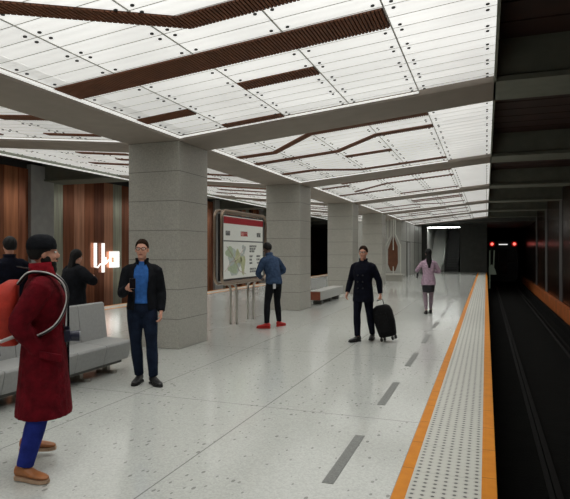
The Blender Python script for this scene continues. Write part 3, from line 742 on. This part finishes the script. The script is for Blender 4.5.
        for i in range(2):
            s.arm(mb, i, 0); s.hand(mb, i, curl[i], palm[i]); s.leg(mb, i, -.006)
            A = s.ank[i]; fx_, fy_, yaw, lift = s.feet[i]; f = Vector((-sin(yaw), cos(yaw), 0))
            mb.tube([A+Vector((0, 0, .03)), A-f*.02+Vector((0, 0, -.03)), A+f*.06+Vector((0, 0, -.04)), A+f*.13+Vector((0, 0, -.055))], [.034, .032, .03, .02], n=10)
        s.bodyobj = rm_obj('body', mb, .0075, s.skin, s.e, 2)
        for sx in (-1, 1):
            e = MB(); e.ell((0, 0, 0), (.0125, .011, .009), 10, 6, mi=0); e.ell((0, .0075, 0), (.0055, .005, .0055), 8, 6, mi=1)
            e.v = [tuple(s.hd((v[0]+sx*.031, v[1]+.0805, v[2]+1.668))) for v in e.v]
            e.build('eye', ['eyew', 'iris'], s.bodyobj, smooth=True)
        l = MB().ell((0, .096, 1.600), (.024, .006, .0065), 12, 6); l.v = [tuple(s.hd(v)) for v in l.v]; l.build('mouth', 'lips', s.bodyobj, smooth=True)
    def hair(s, m, length=0, front=.055, vol=1.0, beard=False, name='hair'):
        mb = MB(); n, k = 28, 18; rings = []
        for i in range(1, k):
            t = pi*i/k; rg = []
            for a in range(n):
                u = 2*pi*a/n; dx, dy, dz = sin(t)*cos(u), sin(t)*sin(u), cos(t)
                # keep hair above hairline: front high, back low
                cut = lerp(-.75, front*10, max(0, (dy+.25)/1.25)**.8)
                r = 1.0 if dz > cut+.04 else (.8 if dz < cut-.06 else .9)
                wob = 1+.02*sin(u*7+t*5)+.015*sin(u*13)
                rg.append(s.hd((dx*.083*vol*r*wob, -.014+dy*.101*vol*r*wob, 1.69+dz*.106*vol*r*wob)))
            rings.append(rg)
        mb.loft(rings)
        if length:
            mb2 = []; 
            for z, rx, ry, oy in ((1.75, .05, .04, -.045), (1.66, .075, .055, -.055), (1.57, .07, .05, -.07), (1.47, .078, .04, -.095), (1.55-length, .055, .03, -.12), (1.50-length, .02, .015, -.12)):
                mb2.append([s.sp((rx*cos(2*pi*a/16), oy+ry*sin(2*pi*a/16), z)) for a in range(16)])
            mb.loft(mb2)
        return rm_obj(name, mb, .007, m, s.bodyobj, 1)
    def beard(s, m):
        mb = MB()
        for c, r in (((0, .035, 1.575), (.056, .058, .045)), ((0, .05, 1.535), (.042, .045, .045)), ((-.045, .012, 1.61), (.024, .04, .045)), ((.045, .012, 1.61), (.024, .04, .045)), ((0, .090, 1.615), (.026, .012, .007))): mb.ell(c, r)
        mb.v = [tuple(s.hd(v)) for v in mb.v]
        rm_obj('beard', mb, .007, m, s.bodyobj, 1)
    def glasses(s):
        g = MB()
        def T(p): return s.hd(p)
        for sx in (-1, 1):
            pts = [(sx*.033+.026*cos(a)*(1 if abs(cos(a)) < .8 else .95), .101, 1.668+.018*sin(a)) for a in [2*pi*k/12 for k in range(12)]]
            g.tube([T(p) for p in pts], .0035, n=5, closed=True)
            g.tube([T((sx*.058, .099, 1.673)), T((sx*.072, .07, 1.673)), T((sx*.080, -.01, 1.668))], .003, n=5)
        g.tube([T((-.008, .103, 1.672)), T((.008, .103, 1.672))], .003, n=5)
        g.build('glasses', 'black', s.bodyobj)
    def trousers(s, m, add=.012, add2=.022, zs=.94):
        mb = MB(); s.torso(mb, [(.84, .12, .095, -.005), (.9, .165, .115, -.005), (.98, .162, .112, 0), (1.06, .148, .105, 0)])
        for i in range(2): s.leg(mb, i, add, add2, zs)
        return rm_obj('trousers', mb, .010, m, s.e, 3)
    def top(s, m, name='jacket', hem=.82, add=.0, flare=.0, gap=0, gf=None, sleeves=True, sl_add=.016, cuff=.015, collar=True, stop=.97, th=.03, cm=None, parent=None):
        k = s.k; mb = MB(); a = add
        pr = []
        if hem < .8:
            N = 4
            for j in range(N): z = lerp(hem, .82, j/N); pr.append((z, .185+a+flare*(1-j/N), .145+a+flare*(1-j/N), 0))
        else: pr.append((hem, .178+a+flare, .135+a+flare, 0))
        pr += [(.95, .176+a, .135+a, 0), (1.10, .155*k+a, .122+a, 0), (1.25, .174*k+a, .138+a, 0), (1.34, .188*k+a, .130+a, 0), (1.42, .178*k+a*.8, .105+a*.8, -.01), (1.465, .130*k+a*.5, .085+a*.5, -.012), (1.495, .088+a*.3, .074+a*.3, -.012), (1.515, .070, .068, -.01)]
        pr = [p for i_, p in enumerate(pr) if i_ == 0 or p[0] > pr[i_-1][0]]
        s.torso(mb, pr, gap=gap, th=th, f=gf)
        if sleeves:
            for i in range(2): s.arm(mb, i, sl_add+a*.5, cuff, stop)
        o = rm_obj(name, mb, .010, m, parent or s.e, 3)
        if collar:
            c = MB(); R = []
            for z, r in ((1.47, .088), (1.515, .080), (1.555, .084), (1.54, .070), (1.48, .07)):
                ring = []
                for q in range(21):
                    t = pi/2+.45+(2*pi-.9)*q/20
                    ring.append((z, r, t))
                R.append(ring)
            # strip of quads, open at the throat, closed profile
            rows = [[s.sp((r*cos(t), -.008+r*.95*sin(t), z-.02*max(0, sin(t)))) for z, r, t in (R[k_][q] for k_ in range(5))] for q in range(21)]
            c.loft(rows); c.build('collar', cm or m, o, smooth=True)
        return o
    def shoes(s, m, sm='rubber', heel=0, L=.29):
        for i in range(2):
            A = s.ank[i]; fx_, fy_, yaw, lift = s.feet[i]; f = Vector((-sin(yaw), cos(yaw), 0)); r = Vector((cos(yaw), sin(yaw), 0)); base = Vector((A.x, A.y, A.z-.085))
            def rg(t, hw, h0, h1):
                return [base+f*t+r*(hw*cos(a))+Vector((0, 0, h0+(h1-h0)*(.5+.5*sin(a)))) for a in [2*pi*q/14 for q in range(14)]]
            k = L/.29
            mb = MB().loft([rg(-.075*k, .022, .03, .085), rg(-.065*k, .034, .02, .105), rg(-.02*k, .038, .02, .125), rg(.035*k, .040, .02, .105), rg(.09*k, .046, .02, .075), rg(.15*k, .046, .02, .062), rg(.19*k, .034, .022, .052), rg(.208*k, .018, .026, .042)])
            sh = rm_obj('shoe', mb, .007, m, s.e, 2)
            so = MB().loft([[base+f*t+r*hw*sg_+Vector((0, 0, z)) for (t, hw, sg_) in [(-.078, .02, -1), (-.06, .036, -1), (0, .034, -1), (.1, .047, -1), (.17, .044, -1), (.21, .02, -1), (.21, .02, 1), (.17, .044, 1), (.1, .047, 1), (0, .034, 1), (-.06, .036, 1), (-.078, .02, 1)]] for z in (0, .024)])
            so.build('sole', sm, sh)
def face_to(a, b): d = Vector((b[0]-a[0], b[1]-a[1])); d.normalize(); return (d.x, d.y)
def rot(v, deg): a = radians(deg); return (v[0]*cos(a)-v[1]*sin(a), v[0]*sin(a)+v[1]*cos(a))
def footloc(P, loc, face, H, x, y, dx, dy):   # world foot and direction to local
    rz = math.atan2(-face[0], face[1]); c, q = cos(-rz), sin(-rz); sc = H/1.78
    lx, ly = x-loc[0], y-loc[1]; a = ((lx*c-ly*q)/sc, (lx*q+ly*c)/sc); d = (dx*c-dy*q, dx*q+dy*c)
    return (a[0], a[1], math.atan2(-d[0], d[1]), 0)

# 1 man in the long red coat
loc = (-3.13, 3.27); fc = (.76, .65); H = 1.75
pr_ = Person(loc, fc, H, 'man in a long dark red coat, black cap and blue jeans standing in profile', head=(.12, .02),
    feet=[footloc(None, loc, fc, H, -3.47, 3.46, .85, .4), footloc(None, loc, fc, H, -3.12, 3.07, .97, .05)], hands=[(-.165, -.03, .95), (.165, -.03, .95)], curl=(1.3, 1.3), poles=[(-.5, -1, 0), (.5, -1, 0)])
pr_.trousers('bluejean', .018, .026, .97); co = pr_.top('redcoat', 'coat', hem=.44, add=.028, flare=.035, sl_add=.028, cuff=.03, collar=False, stop=1.1)
c = MB().tube([pr_.sp((0, -.01, 1.45)), pr_.sp((0, -.015, 1.53)), pr_.sp((0, -.02, 1.59))], [.105, .092, .088], n=16); c.build('collar', 'redcollar', co, smooth=True)
c = MB(); c.loft([[pr_.sp((x, .175+(0.006 if z > 1 else .03*(1-z)), z)) for x in (-.02, .02)]+[pr_.sp((x, .165, z)) for x in (.02, -.02)] for z in (.5, .8, 1.1, 1.3)]); c.build('coat_placket', 'blackcloth', co)
for sx in (-1, 1):
    MB().hexa([(sx*.212, -.02, .90), (sx*.236, -.02, .90), (sx*.232, .13, .86), (sx*.195, .13, .86), (sx*.205, -.02, .95), (sx*.226, -.02, .95), (sx*.222, .13, .91), (sx*.19, .13, .91)]).build('pocket_flap', 'redcoat', co, bevel=.004)
pr_.hair('hairb', vol=1.05, front=.03, name='hair'); pr_.beard('hairb')
c = MB().loft([[pr_.hd(((.088+.006*b)*r*cos(u), -.014+(.107)*r*sin(u), z)) for u in [2*pi*a/20 for a in range(20)]] for z, r, b in ((1.69, 1.0, 1), (1.72, 1.03, 1), (1.76, .95, 0), (1.79, .74, 0), (1.805, .4, 0), (1.808, .1, 0))])
c.v = [tuple(v) for v in c.v]; cp = c.build('cap', 'blackcloth', pr_.bodyobj, smooth=True)
pr_.shoes('tan', 'sole')
# backpack
def on_person(p, name, org, label, cat):
    e = empty(name, p.w(org), p.rz, label, cat, sc=p.sc); return e, Vector(org)
bp, o = on_person(pr_, 'backpack', (0, -.27, 1.0), 'orange-red backpack with pale-edged straps on the back of the man in red', 'backpack')
def L(mb, o): mb.v = [tuple(Vector(v)-o) for v in mb.v]; return mb
prf = [(.98, .12, .06), (1.02, .15, .09), (1.15, .16, .105), (1.32, .155, .095), (1.42, .13, .07), (1.46, .07, .035)]
def sup(rx, ry, cy, z, n=20):
    out = []
    for a in range(n):
        t = 2*pi*a/n; c_, s_ = cos(t), sin(t); out.append((rx*math.copysign(abs(c_)**.6, c_), cy+ry*math.copysign(abs(s_)**.6, s_), z))
    return out
sk = L(MB().loft([sup(rx, ry, -.165-ry-.01, z) for z, rx, ry in prf]), o).build('main_bag', 'pack', bp, smooth=True)
L(MB().loft([sup(.11, .04, -.385, z) if 0 < i < 3 else sup(.09, .025, -.375, z) for i, z in enumerate((1.02, 1.05, 1.2, 1.24))]), o).build('front_pocket', 'pack', sk, smooth=True)
for sx in (-1, 1):
    pts = [(sx*.10, -.17, 1.43), (sx*.115, -.10, 1.51), (sx*.12, .0, 1.515), (sx*.125, .09, 1.48), (sx*.13, .155, 1.40), (sx*.15, .165, 1.28), (sx*.19, .10, 1.14), (sx*.20, -.02, 1.06), (sx*.16, -.17, 1.03)]
    pts = [tuple(q) for q in spline(pts)]
    L(MB().tube(pts, .030, n=8, up=(sx, 0, .3), flat=.30), o).build('shoulder_strap', 'black', bp, smooth=True)
    L(MB().tube([(x+sx*.022, y-.004, z+.008) for x, y, z in pts], .0065, n=6), o).build('strap_piping', 'strap', bp, smooth=True)
L(MB().tube([(-.13, -.3, 1.0), (-.14, -.33, .93), (-.12, -.32, .87)], .008, n=6), o).build('dangling_cord', 'black', bp)
L(MB().tube([(.16, -.18, 1.06), (.20, -.27, 1.03), (.16, -.36, 1.05)], .014, n=6), o).build('side_strap', 'strap', bp)
# camera
cm, o = on_person(pr_, 'camera', (.02, .19, 1.02), 'dark blue-black camera hanging at the waist of the man in red', 'camera')
cm.location -= Vector((fc[0], fc[1], 0)).normalized()*.085
cb = L(MB().box(-.07, .07, .215, .275, .98, 1.07), o).build('camera_body', 'cam', cm, bevel=.01)
L(MB().disc((0, .305, 1.015), .038, .075, 'y', r2=.045), o).build('lens', 'cam', cb, smooth=False)
L(MB().box(-.025, .025, .225, .27, 1.07, 1.095), o).build('viewfinder', 'cam', cb, bevel=.005)
L(MB().disc((0, .345, 1.015), .036, .006, 'y'), o).build('front_glass', 'whitecloth', cb)
L(MB().tube([(-.07, .24, 1.06), (-.09, .19, 1.25), (-.08, .14, 1.42), (-.07, .06, 1.53), (0, -.10, 1.56), (.07, .06, 1.53), (.08, .14, 1.42), (.09, .19, 1.25), (.07, .24, 1.06)], .009, n=6, flat=.4), o).build('neck_strap', 'black', cm)

# 2 man in the blue shirt
loc = (-4.03, 5.83); fc = rot(face_to(loc, (0, 0)), -6); H = 1.79
p2 = Person(loc, fc, H, 'man with glasses in an open black jacket and blue shirt walking with one hand raised', head=(-.05, 0),
    feet=[footloc(None, loc, fc, H, -3.87, 5.84, *rot(fc, 30)), footloc(None, loc, fc, H, -4.09, 5.86, *rot(fc, -14))], hands=[(-.235, .06, .89), (.14, .28, 1.20)], poles=[(-.3, -1, 0), (.45, -.5, -1)], curl=(.6, 1.1), palm=[None, (-1, .2, .2)], skin='skin')
p2.trousers('darkjean', .014, .022, .96); p2.top('blueshirt', 'shirt', hem=1.0, add=-.010, sleeves=False, cm='whitecloth')
jk = p2.top('blackcloth', 'jacket', hem=.92, add=.012, gap=58, gf=lambda z: 1.0 if z > 1.15 else .95, th=.028, sl_add=.022, cuff=.02, collar=True)
p2.hair('hairbr', front=.055); p2.glasses(); p2.shoes('black', 'rubber')
tag(MB().box(-.09, -.078, -.035, .035, -.01, .005).build('badge', 'strap', jk, loc=(.17, .135, 1.27)))
ph, o = on_person(p2, 'phone', p2.wr[1]+(p2.wr[1]-p2.el[1]).normalized()*.10+Vector((-.035, .01, .03)), 'small dark phone in the raised hand of the man in the blue shirt', 'phone')
MB().box(-.036, .036, -.005, .005, -.06, .06).build('case', 'black', ph, bevel=.004); MB().box(-.032, .032, .0051, .007, -.055, .055).build('screen', 'trainglass', ph)

# 3 man looking at the map
loc = (-4.30, 11.07); fc = rot((-1, 0), -30); H = 1.86
p3 = Person(loc, fc, H, 'man in a slate blue jacket and red shoes leaning towards the map board', lean=.30, head=(.1, -.15),
    feet=[footloc(None, loc, fc, H, -4.36, 10.80, -.95, -.15), footloc(None, loc, fc, H, -4.26, 11.28, .3, .95)], hands=[(-.12, .30, 1.02), (.20, .26, 1.05)], poles=[(-1, -.6, 0), (1, -.6, 0)], skin='skind')
p3.trousers('blackcloth', .012, .018, .96); p3.top('slate', 'jacket', hem=.90, add=.014, sl_add=.020, cuff=.016)
p3.hair('hairb', front=.05, vol=1.04)
p3.shoes('redshoe', 'redshoe')
tag(MB().box(-.03, .03, -.008, .008, -.05, .05).build('tag', 'whitecloth', p3.e, loc=(-.10, -.135, .86)))

# 4 man with the suitcase
loc = (-2.12, 9.98); fc = rot(face_to(loc, (0, 0)), -22); H = 1.735
p4 = Person(loc, fc, H, 'smiling man in glasses and a black double-breasted coat pulling a suitcase', head=(.12, .02),
    feet=[footloc(None, loc, fc, H, -1.98, 10.16, *rot(fc, 10)), footloc(None, loc, fc, H, -2.20, 9.86, *rot(fc, -25))], hands=[(-.31, -.08, .89), (.29, .08, .90)], poles=[(-.5, -1, 0), (.5, -1, 0)], curl=(1.3, .6), skin='skin')
p4.trousers('navycloth', .012, .02, .96); ck = p4.top('navycloth', 'coat', hem=.74, add=.015, flare=.005, sl_add=.022, cuff=.018)
for z in (1.0, 1.12, 1.24):
    for x in (-.05, .05): MB().disc((x, .150+(.006 if z > 1.1 else 0), z), .014, .012, 'y', n=10).build('button', 'black', ck)
p4.hair('hairbr', front=.05, vol=1.04); p4.glasses(); p4.shoes('black', 'rubber')
sc_, o = on_person(p4, 'suitcase', (-.36, -.14, 0), 'black upright wheeled suitcase held by the man in the black coat', 'suitcase')
prs = [(.07, .13, .11), (.10, .155, .13), (.32, .185, .14), (.54, .18, .135), (.63, .15, .115), (.67, .09, .08)]
def tilt(mb): 
    R = Matrix.Rotation(radians(14), 3, 'Y'); mb.v = [tuple(R @ Vector(v)) for v in mb.v]; return mb
T0 = Vector((.0, 0, 0))
case = tilt(MB().loft([sup(rx, ry, 0, z) for z, rx, ry in prs])); case.v = [(v[0]-.10, v[1], v[2]+.03) for v in case.v]
cs = case.build('shell', 'suitcase', sc_, smooth=True)
def tl(mb): mb = tilt(mb); mb.v = [(v[0]-.10, v[1], v[2]+.03) for v in mb.v]; return mb
tl(MB().box(-.11, .11, .125, .145, .16, .52)).build('front_pocket', 'suitcase', cs, bevel=.008)
for x in (-.11, .11):
    for y in (-.08, .08): tl(MB().disc((x, y, .035), .035, .03, 'x', n=12)).build('wheel', 'rubber', cs)
tl(MB().tube([(-.06, 0, .64), (-.06, 0, .76), (.06, 0, .76), (.06, 0, .64)], .010, n=6)).build('handle', 'black', cs)

# 5 woman walking away
loc = (-1.42, 14.85); fc = rot((0, 1), 14); H = 1.70
p5 = Person(loc, fc, H, 'woman with long black hair in a lilac top walking away along the platform', head=(.05, 0), fem=True,
    feet=[footloc(None, loc, fc, H, -1.47, 14.80, *fc), footloc(None, loc, fc, H, -1.38, 15.0, *fc)], hands=[(-.16, .22, 1.30), (.17, .24, 1.15)], poles=[(-1, -.4, -1), (1, -.5, -1)], skin='skinp')
p5.trousers('greylil', .012, .004, .92); sk5 = MB(); p5.torso(sk5, [(.60, .155, .12, 0), (.75, .17, .125, 0), (.9, .175, .125, 0), (.98, .165, .118, 0)]); rm_obj('shorts', sk5, .01, 'darkbag', p5.e); p5.top('lilac', 'blouse', hem=.80, add=.012, flare=.015, sl_add=.014, cuff=.012, collar=False)
p5.hair('hairb', length=.28, vol=1.05, front=.05); p5.shoes('black', 'rubber', L=.24)
hb, o = on_person(p5, 'handbag', (-.30, .05, .75), 'white bag hanging at the left side of the woman in lilac', 'bag')
L(MB().loft([sup(.045, .13, .05, z) if i < 3 else sup(.03, .11, .05, z) for i, z in enumerate((.68, .72, .95, 1.0))]), o).build('bag_body', 'whitebag', hb, smooth=True)
L(MB().tube([(-.30, -.05, .98), (-.28, -.01, 1.12), (-.26, .08, 1.14), (-.28, .15, 1.1), (-.30, .15, .98)], .01, n=6), o).build('bag_strap', 'darkbag', hb)
jb, o = on_person(p5, 'jacket_bundle', (-.17, .0, .7), 'dark grey garment draped over the left side of the woman in lilac', 'garment')
L(MB().loft([sup(.05, .07, .02, z) if i else sup(.035, .05, .02, z) for i, z in enumerate((.58, .62, .75, .9))]), o).build('folded_cloth', 'darkbag', jb, smooth=True)

# 6 dark figure behind the bench, 7 person at the left margin
loc = (-6.25, 7.15); fc = rot((.3, .95), 0); H = 1.66
p6 = Person(loc, fc, H, 'person in a black hooded coat standing behind the bench, back turned', lean=.08, head=(.1, -.1), hands=[(-.16, .3, 1.35), (.2, .28, 1.3)], poles=[(-1, 0, -.5), (1, 0, -.5)], skin='skin')
p6.trousers('blackcloth'); p6.top('blackcloth', 'coat', hem=.60, add=.07, flare=.02, sl_add=.045); p6.hair('hairb', length=.15, vol=1.12, front=.04); p6.shoes('black')
loc = (-6.45, 6.08); fc = rot((.2, 1), 60); H = 1.84
p7 = Person(loc, fc, H, 'dark-haired person in a dark navy coat at the left margin', head=(.3, 0), skin='skin')
p7.trousers('blackcloth'); p7.top('navycloth', 'coat', hem=.65, add=.03, sl_add=.025); p7.hair('hairb', vol=1.1, front=.05); p7.shoes('black')

# ------------------------------------------------------------------ world, camera, view
w = bpy.data.worlds.new('World'); SC.world = w; w.use_nodes = True
w.node_tree.nodes['Background'].inputs[0].default_value = (.5, .55, .5, 1); w.node_tree.nodes['Background'].inputs[1].default_value = .002
cam = bpy.data.cameras.new('camera'); co_ = bpy.data.objects.new('camera', cam); COL.objects.link(co_)
co_.location = (0, 0, 1.65); co_.rotation_euler = (radians(90), 0, math.asin(.3434))
cam.sensor_width = 36; cam.sensor_fit = 'HORIZONTAL'; cam.lens = 550/570*36; cam.shift_y = -(249.5-251)/570*1.0; cam.clip_start = .05; cam.clip_end = 200
SC.camera = co_
SC.view_settings.view_transform = 'Standard'; SC.view_settings.look = 'None'; SC.view_settings.gamma = 1; SC.view_settings.use_curve_mapping = False
SC.view_settings.exposure = 0
